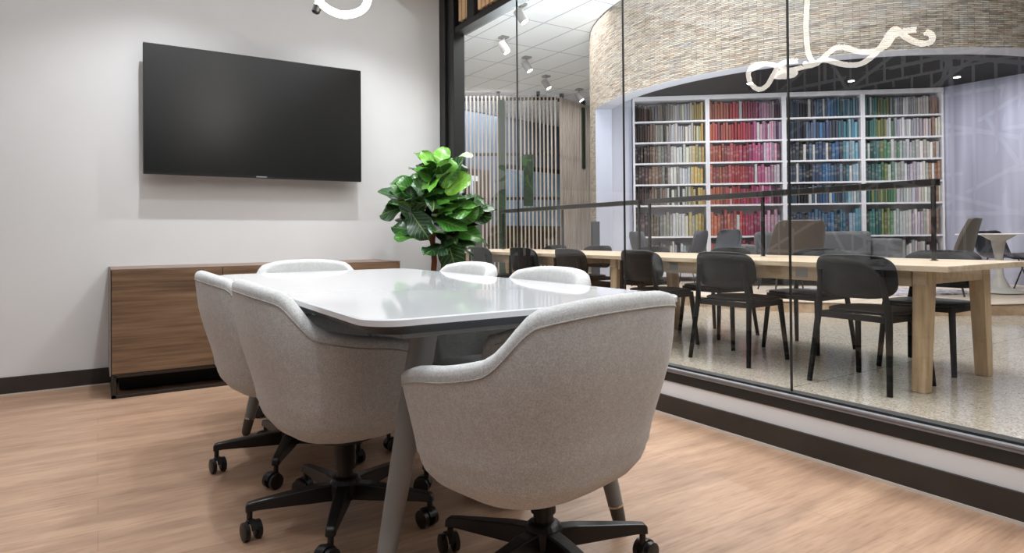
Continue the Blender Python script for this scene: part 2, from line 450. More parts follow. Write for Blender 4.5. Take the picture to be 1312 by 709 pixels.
def make_office_chair(label):
    t = thing('office_chair', label, 'chair', (0,0,0), 0, 'upholstered swivel chairs around the conference table')
    sh = shell_mesh(MB()).build('shell', FAB, t, smooth=180)
    ths = [-2.25 + 4.5*i/80 for i in range(81)]
    pts = []
    for th in ths:
        z = rim(th)-.034; x, y = plan(th,kz(z),z,-.0006); pts.append((x,y,z))
    MB().tube(pts, .0022, 6).build('piping', FABD, sh, smooth=60)
    cushion(MB(), 0, .005, .25, .215, .352, .43).build('seat_cushion', FAB, t, smooth=60)
    MB().lathe([(.10,.29),(.10,.272),(.045,.265),(.034,.25),(.034,.17),(.026,.17),(.026,.125)], n=24).build('gas_lift', BLACK, t, smooth=40)
    base = MB().lathe([(.045,.075),(.052,.085),(.052,.128),(.042,.142),(.030,.146)], n=24)
    for k in range(5):
        a = 2*PI*k/5; ca, sa = math.cos(a), math.sin(a)
        prof = [(.03,.128,.052,.026),(.09,.128,.05,.025),(.2,.118,.036,.02),(.265,.112,.028,.017),(.292,.108,.026,.016),(.30,.10,.02,.014)]
        rings = []
        for r, zt, h, w in prof:
            rings.append([V(ca*r-sa*u, sa*r+ca*u, zz) for u, zz in ((-w,zt-h),(w,zt-h),(w*.8,zt),(-w*.8,zt))])
        base.loft(rings, True, True, True)
    base.build('star_base', BLACK, t, bevel=.004)
    for k in range(5):
        a = 2*PI*k/5; sw = a + (.5, 1.9, -.7, 2.6, 1.1)[k]
        R = .288; c = V(R*math.cos(a), R*math.sin(a), 0); d = V(math.cos(sw), math.sin(sw), 0); n = V(-d.y, d.x, 0)
        off = c + d*.014
        cs = MB().tube([c+V(0,0,.05), c+V(0,0,.086)], .009, 10)
        rr = []
        for i in range(9):                                   # hood over the wheels
            g = PI*.08 + PI*.84*i/8; p = off + d*(.031*math.cos(g)) + V(0,0,.029+.031*math.sin(g))
            q = off + d*(.026*math.cos(g)) + V(0,0,.029+.026*math.sin(g))
            rr.append([p-n*.009, p+n*.009, q+n*.009, q-n*.009])
        cs.loft(rr, True, True, True)
        co = cs.build('caster', RUB, t, smooth=50)
        for s in (-1, 1):
            e = off + V(0,0,.028)
            MB().tube([e+n*s*.0095, e+n*s*.012, e+n*s*.0255, e+n*s*.0275], [.022,.0275,.0275,.022], 22).build('wheel', RUB, co, smooth=40)
    return t
ch0 = make_office_chair('x')
def place_office(x, y, face, base, label, sh=(0,0), first=[True]):
    c = ch0 if first[0] else dup(ch0, (0,0,0), 0, group='upholstered swivel chairs around the conference table')
    first[0] = False
    c['label'] = label; c.location = (x,y,0); c.rotation_euler = (0,0,base)
    for k in kids(c):
        if k.name.split('.')[0] in ('shell','seat_cushion'):
            k.rotation_euler = (0,0,face-base)
            k.location = Matrix.Rotation(-base, 3, 'Z') @ V(*sh, 0)
R_ = math.radians
place_office(1.02, 1.45, R_(11), R_(-20), 'light grey upholstered swivel chair at the near table end, back to the viewer', (-.098,-.085))
place_office(.677, 2.08, R_(-90), R_(100), 'light grey swivel chair on the sideboard-end table side, nearer the splayed front leg')
place_office(.68, 2.755, R_(-90), R_(100), 'light grey swivel chair with dark leg beside it, nearest the walnut sideboard doors', (-.03,0))
place_office(1.0, 3.49, R_(180), R_(35), 'light grey swivel chair at the far table end before the sideboard')
place_office(1.282, 2.13, R_(90), R_(34), 'light grey swivel chair on the glass side of the table, nearer the viewer')
place_office(1.282, 2.805, R_(90), R_(0), 'light grey swivel chair on the glass side of the table, nearest the fig')
for o in bpy.data.objects:
    if o.type == 'EMPTY' and o.get('category') == 'chair':
        if 'sideboard-end' in o['label']: o['label'] = 'light grey swivel chair on the side away from the glass, nearer the viewer'

# ================================================================== FIDDLE LEAF FIG
pl = thing('fiddle_leaf_fig', 'potted fiddle leaf fig with large glossy green leaves in the corner', 'plant', (2.06, 4.30, 0))
prof = [(.10,.0),(.13,.01),(.165,.30),(.17,.36),(.155,.36),(.15,.33)]
MB().lathe(prof, n=32).build('pot', noisy('pot_grey', srgb(70,68,66), srgb(58,56,54), 5, .6), pl, smooth=50)
MB().lathe([(.149,.315),(.149,.33),(.02,.338)], n=32).build('soil', noisy('soil', srgb(52,40,32), srgb(34,26,20), 40, .95, .5), pl, smooth=60)
BARK = noisy('bark', srgb(140,84,52), srgb(104,62,40), 14, .8, .4, (1,1,.3))
ex = V(cy_, -sy_, 0); ey = V(sy_, cy_, 0)
def P(l, z, d=0): return ex*(l*.80+.015) + ey*d + V(0,0,z)
tk = MB()
tk.tube([P(-.02,.32), P(-.025,.55,.01), P(-.005,.74), P(-.02,.88), P(.0,1.02), P(.03,1.18), P(.05,1.34), P(.06,1.47)], [.022,.021,.02,.019,.017,.013,.009,.005], 10)
tk.tube([P(-.02,.86), P(-.09,.98,.02), P(-.18,1.08,.02), P(-.21,1.19,0)], [.013,.011,.009,.005], 8)
tk.tube([P(.05,.32,.02), P(.06,.55,.03), P(.075,.72,.03), P(.10,.88,.02), P(.16,1.0,.0), P(.20,1.13,-.02)], [.02,.02,.018,.014,.010,.006], 10)
tk.build('trunk', BARK, pl, smooth=60)
def leaf_mat():
    m = mat('fig_leaf', srgb(52,110,40), .3, 0, .5); t = NT(m)
    at = t.new('ShaderNodeAttribute'); at.attribute_name = 'leafcol'
    uv = t.new('ShaderNodeTexCoord'); sx = t.new('ShaderNodeSeparateXYZ'); t.link(uv.outputs['UV'], sx.inputs[0])
    # pale midrib and side veins
    su = t.new('ShaderNodeMath', operation='SUBTRACT'); t.link(sx.outputs[0], su.inputs[0]); su.inputs[1].default_value = .5
    ab = t.new('ShaderNodeMath', operation='ABSOLUTE'); t.link(su.outputs[0], ab.inputs[0])
    ms = t.ramp([(.012,(1,1,1,1)),(.035,(0,0,0,1))], ab.outputs[0])
    sl = t.new('ShaderNodeMath', operation='MULTIPLY_ADD'); t.link(ab.outputs[0], sl.inputs[0]); sl.inputs[1].default_value = -.55; t.link(sx.outputs[1], sl.inputs[2])
    m7 = t.new('ShaderNodeMath', operation='MULTIPLY'); t.link(sl.outputs[0], m7.inputs[0]); m7.inputs[1].default_value = 8
    fr = t.new('ShaderNodeMath', operation='FRACT'); t.link(m7.outputs[0], fr.inputs[0])
    vr = t.ramp([(.05,(1,1,1,1)),(.13,(0,0,0,1))], fr.outputs[0])
    mx = t.new('ShaderNodeMath', operation='MAXIMUM'); t.link(ms.outputs[0], mx.inputs[0]); t.link(vr.outputs[0], mx.inputs[1])
    hf = t.new('ShaderNodeMath', operation='MULTIPLY'); t.link(mx.outputs[0], hf.inputs[0]); hf.inputs[1].default_value = .38
    c = t.mix(at.outputs[0], srgb(178,206,120), hf.outputs[0]); t.link(c, t.b.inputs['Base Color'])
    return m
LEAF = leaf_mat()
def add_leaves(name, leaves):
    vs, fs, cols, uvs = [], [], [], []
    NU, NVv = 6, 9
    for base, dirv, nrm, L, Wd, curl, fold, col in leaves:
        d = dirv.normalized(); n = (nrm - d*nrm.dot(d)).normalized(); s = d.cross(n)
        b0 = len(vs); ph = random.random()*6
        for j in range(NVv+1):
            v = j/NVv
            wd = Wd*.5*(0.06 + 1.0*math.sin(PI*min(1, v*.93+.05))**.75 * (.62+.55*v)) if v < 1 else 0.02*Wd
            if v > .92: wd *= math.sqrt(max(.05, 1-((v-.92)/.09)**2))
            for i in range(NU+1):
                u = i/NU*2-1
                p = base + d*(L*v) + s*(u*wd) + n*(abs(u)*wd*fold - curl*L*v*v + .016*L/.25*math.sin(v*9+ph+u*1.5)*abs(u))
                vs.append(p); uvs.append((i/NU, v)); cols.append(col)
        for j in range(NVv):
            for i in range(NU):
                a = b0+j*(NU+1)+i; fs.append((a,a+1,a+NU+2,a+NU+1))
    mb = MB(); mb.v = [tuple(p) for p in vs]; mb.f = fs; mb.m = [0]*len(fs)
    me = bpy.data.meshes.new(name); me.from_pydata(mb.v, [], fs); me.materials.append(LEAF)
    ca = me.color_attributes.new('leafcol', 'FLOAT_COLOR', 'POINT')
    for i, c in enumerate(cols): ca.data[i].color = c
    ul = me.uv_layers.new(name='UVMap')
    for p in me.polygons:
        for li in p.loop_indices: ul.data[li].uv = uvs[me.loops[li].vertex_index]
    me.polygons.foreach_set('use_smooth', [True]*len(me.polygons))
    o = bpy.data.objects.new(name, me); COL.objects.link(o); o.parent = pl
    return o
leaves = []
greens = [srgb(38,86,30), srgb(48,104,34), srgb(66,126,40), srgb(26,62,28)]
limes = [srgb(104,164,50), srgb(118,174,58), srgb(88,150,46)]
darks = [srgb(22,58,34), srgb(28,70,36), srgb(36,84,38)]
def spray(c, rad, n, pal, lo=.17, hi=.25, flat=.3, up=.35):
    for k in range(n):
        a = random.random()*2*PI; e = random.uniform(-.55,.95)
        dv = V(math.cos(a)*math.cos(e), math.sin(a)*math.cos(e), math.sin(e)+up*.5)
        dv = ex*dv.x + ey*dv.y + V(0,0,dv.z)
        base = P(*c) + dv.normalized()*rad*random.uniform(.15,.75)
        nr = V(0,0,1)*random.uniform(.3,1) - ey*random.uniform(.2,.9) + ex*random.uniform(-.5,.5)
        leaves.append((base, dv, nr, random.uniform(lo,hi), random.uniform(lo,hi)*.82, random.uniform(.05,.32), random.uniform(.05,.28), random.choice(pal)))
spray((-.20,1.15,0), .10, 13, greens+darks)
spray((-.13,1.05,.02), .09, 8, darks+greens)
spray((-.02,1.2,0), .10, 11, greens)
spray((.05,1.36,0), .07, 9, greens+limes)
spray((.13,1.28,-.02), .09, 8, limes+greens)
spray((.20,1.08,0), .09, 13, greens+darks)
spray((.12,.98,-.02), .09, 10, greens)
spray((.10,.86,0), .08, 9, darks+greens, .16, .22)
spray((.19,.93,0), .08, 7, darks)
# a few well-seen leaves: crown tip, silver-backed one, broad bright faces
fc = -ey
for c, dv, nr, L, wd, col in (
    ((.06,1.44,-.02), (.05,.6,.3), fc, .17, .13, limes[0]),
    ((.08,1.43,-.02), (.75,.42,.2), fc*.4+V(0,0,1), .24, .12, srgb(176,190,160)),
    ((.03,1.45,0), (-.75,.45,.1), fc*.5+V(0,0,.8), .20, .11, greens[2]),
    ((.0,1.36,-.02), (-.8,.35,.1), fc*.2+V(0,0,1), .20, .10, srgb(120,140,112)),
    ((.12,1.22,-.10), (.6,.55,-.1), fc*.7+V(0,0,.5), .22, .17, limes[1]),
    ((.10,1.26,-.10), (.15,.7,-.1), fc, .22, .18, limes[2]),
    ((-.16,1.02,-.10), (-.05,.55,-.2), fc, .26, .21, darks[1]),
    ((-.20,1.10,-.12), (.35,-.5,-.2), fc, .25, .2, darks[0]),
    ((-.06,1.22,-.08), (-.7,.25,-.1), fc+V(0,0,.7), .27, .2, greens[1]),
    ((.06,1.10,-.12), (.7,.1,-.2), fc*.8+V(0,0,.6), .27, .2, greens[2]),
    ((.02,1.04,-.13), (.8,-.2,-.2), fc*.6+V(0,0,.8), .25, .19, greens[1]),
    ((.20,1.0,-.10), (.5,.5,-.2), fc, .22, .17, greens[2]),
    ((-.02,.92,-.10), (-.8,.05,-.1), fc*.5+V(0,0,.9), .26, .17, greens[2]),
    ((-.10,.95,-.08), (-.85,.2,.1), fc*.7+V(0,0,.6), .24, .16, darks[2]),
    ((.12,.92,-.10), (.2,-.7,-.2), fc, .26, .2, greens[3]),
    ):
    d3 = ex*dv[0] + V(0,0,dv[1]) + ey*dv[2]
    leaves.append((P(*c), d3, nr, L, wd, .12, .12, col))
add_leaves('foliage', leaves)

# ================================================================== ROPE LIGHT OVER THE TABLE
# path given as (position along the table Y, height z, sideways offset from X centre)
rope_c = .97
def mir(px, py, dx=0.0):
    # layout in a vertical plane above the table, Y grows toward the TV wall
    Xp = 2*(XG+.035) - (rope_c+dx)
    k = (px-656)/FPX
    ax, ay = sy_+cy_*k, cy_-sy_*k
    d = Xp/ax; yy = ay*d
    hz = 301.8 - .00785*(px-656)
    return V(rope_c+dx, yy, H + (hz-py)/FPX*d)
def c94(x, y, dx=0): return mir(940+x/3.527, y/3.527, dx)
def catmull(pts, n=8):
    out = []
    for i in range(len(pts)-1):
        p0 = pts[max(i-1,0)]; p1 = pts[i]; p2 = pts[i+1]; p3 = pts[min(i+2,len(pts)-1)]
        for k in range(n):
            t = k/n
            out.append(.5*((2*p1)+(p2-p0)*t+(2*p0-5*p1+4*p2-p3)*t*t+(3*p1-p0-3*p2+p3)*t**3))
    out.append(pts[-1]); return out
path = [(850,131,.05),(790,137,.04),(735,160,0),(705,200,-.03),(650,228,-.02),(580,232,.03),(510,212,.06),(470,215,.05),(430,245,0),(390,280,-.02),(340,296,-.04),(260,318,-.05),(190,336,-.03),(205,346,.02),(270,340,.05),(285,324,.03),(240,310,-.04),(170,288,-.05),(105,292,-.07),(76,325,-.09),(84,375,-.07),(122,403,-.01),(160,383,.05),(188,335,.05),(225,285,-.06),(310,272,-.04)]
path2 = [(858,152,-.01),(880,143,-.03),(903,152,-.05),(910,172,-.06),(890,193,-.05),(840,190,0),(790,165,.03),(745,130,.05),(715,150,.03),(690,190,0),(640,250,-.03),(580,288,-.04),(510,290,-.02),(440,272,0),(400,272,.03),(360,295,.02),(330,285,-.02)]
ROPE = emis('rope_light_glow', srgb(255,247,236), 9.0)
rl = thing('pendant_light', 'glowing white knotted rope light hanging over the conference table', 'light', (rope_c, 2.4, ZC))
def rel(ps): o = V(rope_c, 2.4, ZC); return [p-o for p in ps]
p1 = rel(catmull([c94(*q) for q in path])); p2 = rel(catmull([c94(*q) for q in path2]))
def decl(ps, r): return MB().tube(ps, r, 12)
decl(p1, .0168).build('rope_tube', ROPE, rl, smooth=180)
decl(p2, .0168).build('rope_tube', ROPE, rl, smooth=180)
p3 = rel(catmull([V(.885,3.09,2.017), V(.90,3.085,2.06), V(.93,3.06,2.11), c94(150,285,-.02)]))
decl(p3, .0168).build('rope_tube', ROPE, rl, smooth=180)
top = c94(345,0); yA = top.y
drop = rel(catmull([V(rope_c, yA, ZC-.02), V(rope_c, yA, 2.5), top, c94(338,120), c94(346,230), c94(372,285), c94(395,278)]))
decl(drop, .0168).build('rope_tube', ROPE, rl, smooth=180)
for a, b in ((p1[0],p1[1]),(p1[-1],p1[-2]),(p2[0],p2[1]),(p2[-1],p2[-2]),(p3[0],p3[1])):
    dd = (a-b).normalized(); MB().tube([a-dd*.004, a+dd*.028, a+dd*.034], [.0195,.0195,.014], 14).build('end_cap', RUB, rl, smooth=40)
MB().lathe([(.06,-.025),(.06,0)], (0, yA-2.4, 0), 24).build('ceiling_rose', RUB, rl, smooth=40)

# ================================================================== HALL BEYOND THE GLASS
ZH = 4.356
slab('floor_hall', TERR, XG+.0, -6, -.06, 24, 24, -.0005)
slab('ceiling_hall', TILES, XG+.1, -6, ZH, 24, 24, ZH+.1)
slab('wall_hall_side', WHITE, XG-.045, YW+.12, 0, XG+.06, 24, ZH)
slab('wall_over_room', WHITE, XG+.08, YB, ZC, XG+.14, YW+.12, ZH)
slab('wall_hall_end', noisy('hall_end_paint', srgb(186,190,196), srgb(180,184,190), 1, .8), 2.4, 23.9, 0, 24, 24, ZH)
slab('wall_hall_far', WHITE, 23.9, -6, 0, 24, 24, ZH)
slab('wall_hall_near', WHITE, XG+.1, -6.1, 0, 24, -6, ZH)

# ---- rotunda
CX, CY = W(5.07, 10.87)
RO, TH = 3.72, .27
ZHD, ZIN = 2.955, 3.235
J0, J1 = R_(153), R_(312)            # opening between these angles (through 237)
def arc_wall(name, m, r, a0, a1, z0, z1, n, flip=False):
    mb = MB(); vs = []; uv = []
    for i in range(n+1):
        a = a0+(a1-a0)*i/n
        for z in (z0, z1):
            vs.append(V(CX+r*math.cos(a), CY+r*math.sin(a), z)); uv.append((a*r, z))
    fs = [(2*i,2*i+2,2*i+3,2*i+1) for i in range(n)]
    me = bpy.data.meshes.new(name); me.from_pydata([tuple(p) for p in vs], [], fs); me.materials.append(m)
    ul = me.uv_layers.new(name='UVMap')
    for p in me.polygons:
        for li in p.loop_indices: ul.data[li].uv = uv[me.loops[li].vertex_index]
    me.polygons.foreach_set('use_smooth', [True]*len(me.polygons))
    o = bpy.data.objects.new(name, me); COL.objects.link(o)
    return struct(o)
arc_wall('wall_rotunda_fascia', DRUM, RO, J0, J1, ZHD, ZH, 96)
arc_wall('wall_rotunda', DRUM, RO, J1, J0+2*PI, 0, ZH, 96)
arc_wall('wall_rotunda_inner', LAV, RO-TH, J1, J0+2*PI, 0, ZIN+.05, 96)
arc_wall('wall_rotunda_inner_head', LAV, RO-TH, J0, J1, ZHD, ZIN+.05, 96)
mb = MB(); n = 96
for i in range(n):
    a, b = J0+(J1-J0)*i/n, J0+(J1-J0)*(i+1)/n
    q = [V(CX+r*math.cos(t), CY+r*math.sin(t), ZHD) for r, t in ((RO-TH,a),(RO,a),(RO,b),(RO-TH,b))]
    mb.add(q, [(0,1,2,3)])
struct(mb.build('trim_rotunda_soffit', mat('soffit_paint', srgb(176,176,184), .7)))
mb = MB()
for a in (J0, J1):
    mb.add([V(CX+r*math.cos(a), CY+r*math.sin(a), z) for r, z in ((RO,0),(RO-TH,0),(RO-TH,ZHD),(RO,ZHD))], [(0,1,2,3)])
struct(mb.build('trim_rotunda_jamb', mat('jamb_paint', srgb(176,178,192), .7)))
poly = [((RO-.02)*math.cos(2*PI*i/96)+CX, (RO-.02)*math.sin(2*PI*i/96)+CY) for i in range(96)]
struct(MB().prism(poly, ZIN, ZIN+.04).build('ceiling_rotunda', DARKC))
ZP = .13
polyp = [((RO+.03)*math.cos(a)+CX, (RO+.03)*math.sin(a)+CY) for a in [J0+(J1-J0)*i/80 for i in range(81)]]
struct(MB().prism(polyp, ZP-.012, ZP).build('floor_platform', PLATF))
polye = [((RO+.012)*math.cos(a)+CX, (RO+.012)*math.sin(a)+CY) for a in [J0+(J1-J0)*i/80 for i in range(81)]]
struct(MB().prism(polye, 0, ZP-.022).build('trim_platform_riser', PLATE))
polys = [((RO-.004)*math.cos(a)+CX, (RO-.004)*math.sin(a)+CY) for a in [J0+(J1-J0)*i/80 for i in range(81)]]
struct(MB().prism(polys, ZP-.022, ZP-.012).build('trim_platform_shadow_gap', BLACKM))
polyb = [((RO-TH)*math.cos(a)+CX, (RO-TH)*math.sin(a)+CY) for a in [J1+(J0+2*PI-J1)*i/80 for i in range(81)]]
struct(MB().prism(polyb, ZP-.012, ZP).build('floor_platform_rear', PLATF))
# straight lavender partition beside the bookcases
BL, BR = V(*W(2.04, 10.87), 0), V(*W(6.88, 10.31), 0)
PE = V(*W(7.68, 9.25), 0)
def partition(name, m, a, b, z0, z1, t=.08):
    d = (b-a).normalized(); nn = V(-d.y, d.x, 0)
    q = [a, b, b+nn*t, a+nn*t]
    return struct(MB().hexa([p+V(0,0,z0) for p in q], [p+V(0,0,z1) for p in q]).build(name, m))
bd = (BR-BL).normalized(); bn = V(-bd.y, bd.x, 0)
if bn.dot(V(CX,CY,0)-V(0,0,0)) < 0: bn = -bn      # away from the viewer
def reflection_wall():  # vertical tone bands painted in for the line art reflected by the glass
    m = mat('pale_mural', srgb(170,170,188), .7); t = NT(m)
    w = t.noise(t.coords(scale=(2.5,2.5,.15)), 1.2, 2)
    r = t.ramp([(.35,srgb(128,128,144)),(.5,srgb(160,160,178)),(.64,srgb(190,190,208))], w.outputs[0]); t.link(r.outputs[0], t.b.inputs['Base Color'])
    return m
partition('wall_lounge', reflection_wall(), BR+bd*.03+bn*.05, PE, ZP, ZIN)

partition('wall_lounge_return', noisy('pale_lavender', srgb(206,208,220), srgb(198,200,214), 1, .7), V(*W(1.64,10.62),0), BL-bd*.01+bn*.12, ZP, ZIN)
# ================================================================== BOOKCASES AND BOOKS
BOOKW = noisy('bookcase_white', srgb(216,214,218), srgb(208,206,210), 2, .6)
BACKW = mat('bookcase_back', srgb(188,186,192), .8)
ang = math.atan2(bd.y, bd.x)
total = (BR-BL).length; bw = total/4
SHZ = [.45, .885, 1.405, 1.755, 2.11, 2.46, 2.81]     # bottom shelf first
TOPZ = 3.15
DEPTH = .30
bay_names = ['brown-to-yellow', 'orange-to-pink', 'blue', 'green-to-cream']
bay_things = []
for i in range(4):
    o = BL + bd*(bw*i)
    lab = ['white bookcase bay of brown, white and yellow books nearest the stone column', 'white bookcase bay filled with orange, red and pink books', 'white bookcase bay filled with navy and blue books', 'white bookcase bay of green, grey and cream books beside the lavender wall'][i]
    t = thing('bookcase', lab, 'bookcase', (o.x, o.y, ZP), ang, 'white bookcase bays along the lounge wall')
    up = .032
    for x0 in (.001, bw-.001-up): MB().box(x0, 0, 0, x0+up, DEPTH, TOPZ-ZP).build('side_panel', BOOKW, t)
    for z in SHZ: MB().box(up+.001, .004, z-ZP-.028, bw-.001-up, DEPTH-.012, z-ZP).build('shelf', BOOKW, t)
    MB().box(.001, -.01, TOPZ-ZP, bw-.001, DEPTH, TOPZ-ZP+.07).build('top_panel', BOOKW, t)
    MB().box(up+.001, DEPTH-.012, 0, bw-.001-up, DEPTH, TOPZ-ZP).build('back_panel', BACKW, t)
    MB().box(up+.001, .03, .08, bw-.001-up, .05, SHZ[0]-ZP-.03).build('cupboard_front', BOOKW, t)
PAL = [
 [(0,'dark brown',(58,42,38)),(.10,'plum brown',(84,58,58)),(.22,'tan brown',(132,98,78)),(.34,'grey brown',(128,116,112)),(.46,'taupe',(150,138,128)),(.56,'white',(206,202,196)),(.66,'pale grey',(188,190,194)),(.76,'cream',(214,204,180)),(.86,'straw yellow',(206,182,110)),(.94,'golden yellow',(212,168,60)),(1,'mustard',(198,148,58))],
 [(0,'orange red',(206,88,60)),(.10,'orange',(218,98,58)),(.22,'dull red',(172,66,64)),(.34,'scarlet',(206,44,52)),(.46,'crimson',(178,36,58)),(.58,'raspberry',(186,48,92)),(.68,'magenta',(176,62,120)),(.78,'pink',(206,138,170)),(.87,'mauve',(186,164,190)),(.94,'wine red',(112,52,70)),(1,'dark plum',(88,48,66))],
 [(0,'navy',(38,46,66)),(.12,'ink blue',(48,62,92)),(.24,'black',(34,36,42)),(.34,'steel blue',(76,104,138)),(.46,'denim blue',(58,84,126)),(.58,'bright blue',(52,112,168)),(.68,'slate',(70,84,100)),(.78,'teal blue',(54,124,150)),(.88,'pale blue',(132,168,190)),(1,'sky blue',(88,158,186))],
 [(0,'dark green',(44,78,72)),(.1,'teal green',(58,116,112)),(.2,'olive green',(128,140,78)),(.28,'leaf green',(86,142,98)),(.38,'silver grey',(170,178,178)),(.5,'off white',(204,206,206)),(.6,'lilac grey',(182,180,196)),(.7,'pale pink',(210,194,192)),(.8,'ivory',(212,206,196)),(.9,'rust',(168,118,92)),(1,'bone',(206,196,186))],
]
def pick(bay, t):
    t += random.gauss(0, .055); t = max(0, min(1, t))
    nm = min(PAL[bay], key=lambda s: abs(s[0]-t))
    j = random.uniform(.82, 1.15)
    if random.random() < .06: return ('white', (200,198,196)) if bay != 0 else ('black', (44,38,38))
    return nm[1], tuple(min(245, c*j + random.uniform(-8,8)) for c in nm[2])
def book_mat(name, attr):
    m = mat(name, (1,1,1,1), .55, 0, .3); t = NT(m)
    if attr:
        a = t.new('ShaderNodeAttribute'); a.attribute_name = 'bookcol'; c = a.outputs[0]
    else:
        a = t.new('ShaderNodeObjectInfo'); c = a.outputs['Color']
        g = t.new('ShaderNodeTexCoord'); sx = t.new('ShaderNodeSeparateXYZ'); t.link(g.outputs['Generated'], sx.inputs[0])
        ad = t.new('ShaderNodeMath', operation='MULTIPLY_ADD'); t.link(a.outputs['Random'], ad.inputs[0]); ad.inputs[1].default_value = .4; t.link(sx.outputs[2], ad.inputs[2])
        r = t.ramp([(0,(0,0,0,1)),(.62,(.0,.0,.0,1)),(.63,(.13,.13,.13,1)),(.70,(.13,.13,.13,1)),(.77,(0,0,0,1)),(.92,(0,0,0,1)),(.93,(.2,.2,.2,1)),(.96,(0,0,0,1))], ad.outputs[0], 'CONSTANT')
        c = t.mix(c, (.75,.72,.66,1), r.outputs[0])
    t.link(c, t.b.inputs['Base Color']); return m
BK, BKS = book_mat('book_cloth', False), book_mat('book_cloth_mass', True)
PAGE = mat('book_pages', srgb(222,214,198), .8)
def book_geo():
    # unit book: spine at y=0 slightly rounded, pages set in at the head
    cs = [(-.5,.06),(-.38,.015),(0,0),(.38,.015),(.5,.06),(.5,1),(.36,1),(.36,.1),(-.36,.1),(-.36,1),(-.5,1)]
    return cs
def make_book_mesh():
    mb = MB(); cs = book_geo(); n = len(cs)
    mb.v = [(x,y,0) for x,y in cs] + [(x,y,1) for x,y in cs]
    mb.f = [(i,(i+1)%n,n+(i+1)%n,n+i) for i in range(n)] + [(0,1,2,3,4,7,8),(4,5,6,7),(8,9,10,0),(n+8,n+7,n+4,n+3,n+2,n+1,n+0),(n+7,n+6,n+5,n+4),(n+0,n+10,n+9,n+8)]
    mb.m = [0]*len(mb.f)
    mb.box(-.36,.1,.02,.36,.97,.975,1)
    o = mb.build('book', [BK, PAGE]); return o
book0 = make_book_mesh(); b_used = False
ORD = ['first','second','third','fourth','fifth','sixth','seventh','eighth','ninth','tenth','eleventh','twelfth','thirteenth','fourteenth','fifteenth','sixteenth','seventeenth','eighteenth','nineteenth','twentieth','twenty-first','twenty-second','twenty-third','twenty-fourth','twenty-fifth','twenty-sixth','twenty-seventh','twenty-eighth','twenty-ninth','thirtieth']
rowname = {5:'top', 6:'top'}
INDIV = {1:'sixth', 3:'fourth', 4:'third'}      # shelf index -> name counted from the top
stuff_v, stuff_f, stuff_c, stuff_m = [], [], [], []
nb = 0
for bay in range(4):
    for si, z in enumerate(SHZ):
        ztop = (SHZ+[TOPZ])[si+1]-.03
        clear = ztop - z - .028 + .028
        x = .036; xe = bw-.036; k = 0
        hh = {0:(.26,.36), 1:(.33,.43)}.get(si, (.25,.312))
        indiv = si in INDIV
        while True:
            w = random.uniform(.036,.056) if indiv else random.uniform(.028,.05)
            if x+w > xe: break
            h = min(clear-.012, random.uniform(*hh)); dep = random.uniform(.17,.23)
            nm, rgb = pick(bay, (x-.036)/(xe-.036))
            rgbf = .86 if si < 6 else .66; gm = sum(rgb)/3; rgb = [c*.68+gm*.32 for c in rgb]  # top shelf darkened in the colour, imitating its dimness behind the reflecting glass
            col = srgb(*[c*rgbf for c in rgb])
            if si == 0 and random.random() < .2: x += w*random.uniform(.6,2); k += 0; continue
            org = BL + bd*(bw*bay + x + w/2) + bn*random.uniform(.012,.035)
            if indiv:
                o = book0 if not b_used else book0.copy()
                if b_used: COL.objects.link(o)
                b_used = True
                o.location = (org.x, org.y, z+.001); o.rotation_euler = (0,0,ang); o.scale = (w*.97, dep, h); o.color = col
                tag(o, '%s book, %s from the column-side end, %s shelf down in the %s bookcase' % (nm, ORD[k], INDIV[si], bay_names[bay]), 'book', 'upright books on the %s shelf down' % INDIV[si])
                nb += 1; k += 1
            else:
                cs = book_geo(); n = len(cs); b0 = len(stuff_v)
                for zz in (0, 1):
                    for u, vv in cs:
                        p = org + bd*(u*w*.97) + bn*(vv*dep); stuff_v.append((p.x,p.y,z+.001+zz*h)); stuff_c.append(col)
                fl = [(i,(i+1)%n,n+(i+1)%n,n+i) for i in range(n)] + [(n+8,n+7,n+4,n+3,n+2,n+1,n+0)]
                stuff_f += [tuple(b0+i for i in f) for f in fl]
            x += w + (random.uniform(.0,.004) if random.random() < .92 else .012)
me = bpy.data.meshes.new('shelved_books'); me.from_pydata(stuff_v, [], stuff_f); me.materials.append(BKS)
ca = me.color_attributes.new('bookcol','FLOAT_COLOR','POINT')
for i, c in enumerate(stuff_c): ca.data[i].color = c
so = bpy.data.objects.new('shelved_books', me); COL.objects.link(so)
tag(so, 'remaining tightly packed colour-sorted books on the other bookcase shelves', 'books', None, 'stuff')

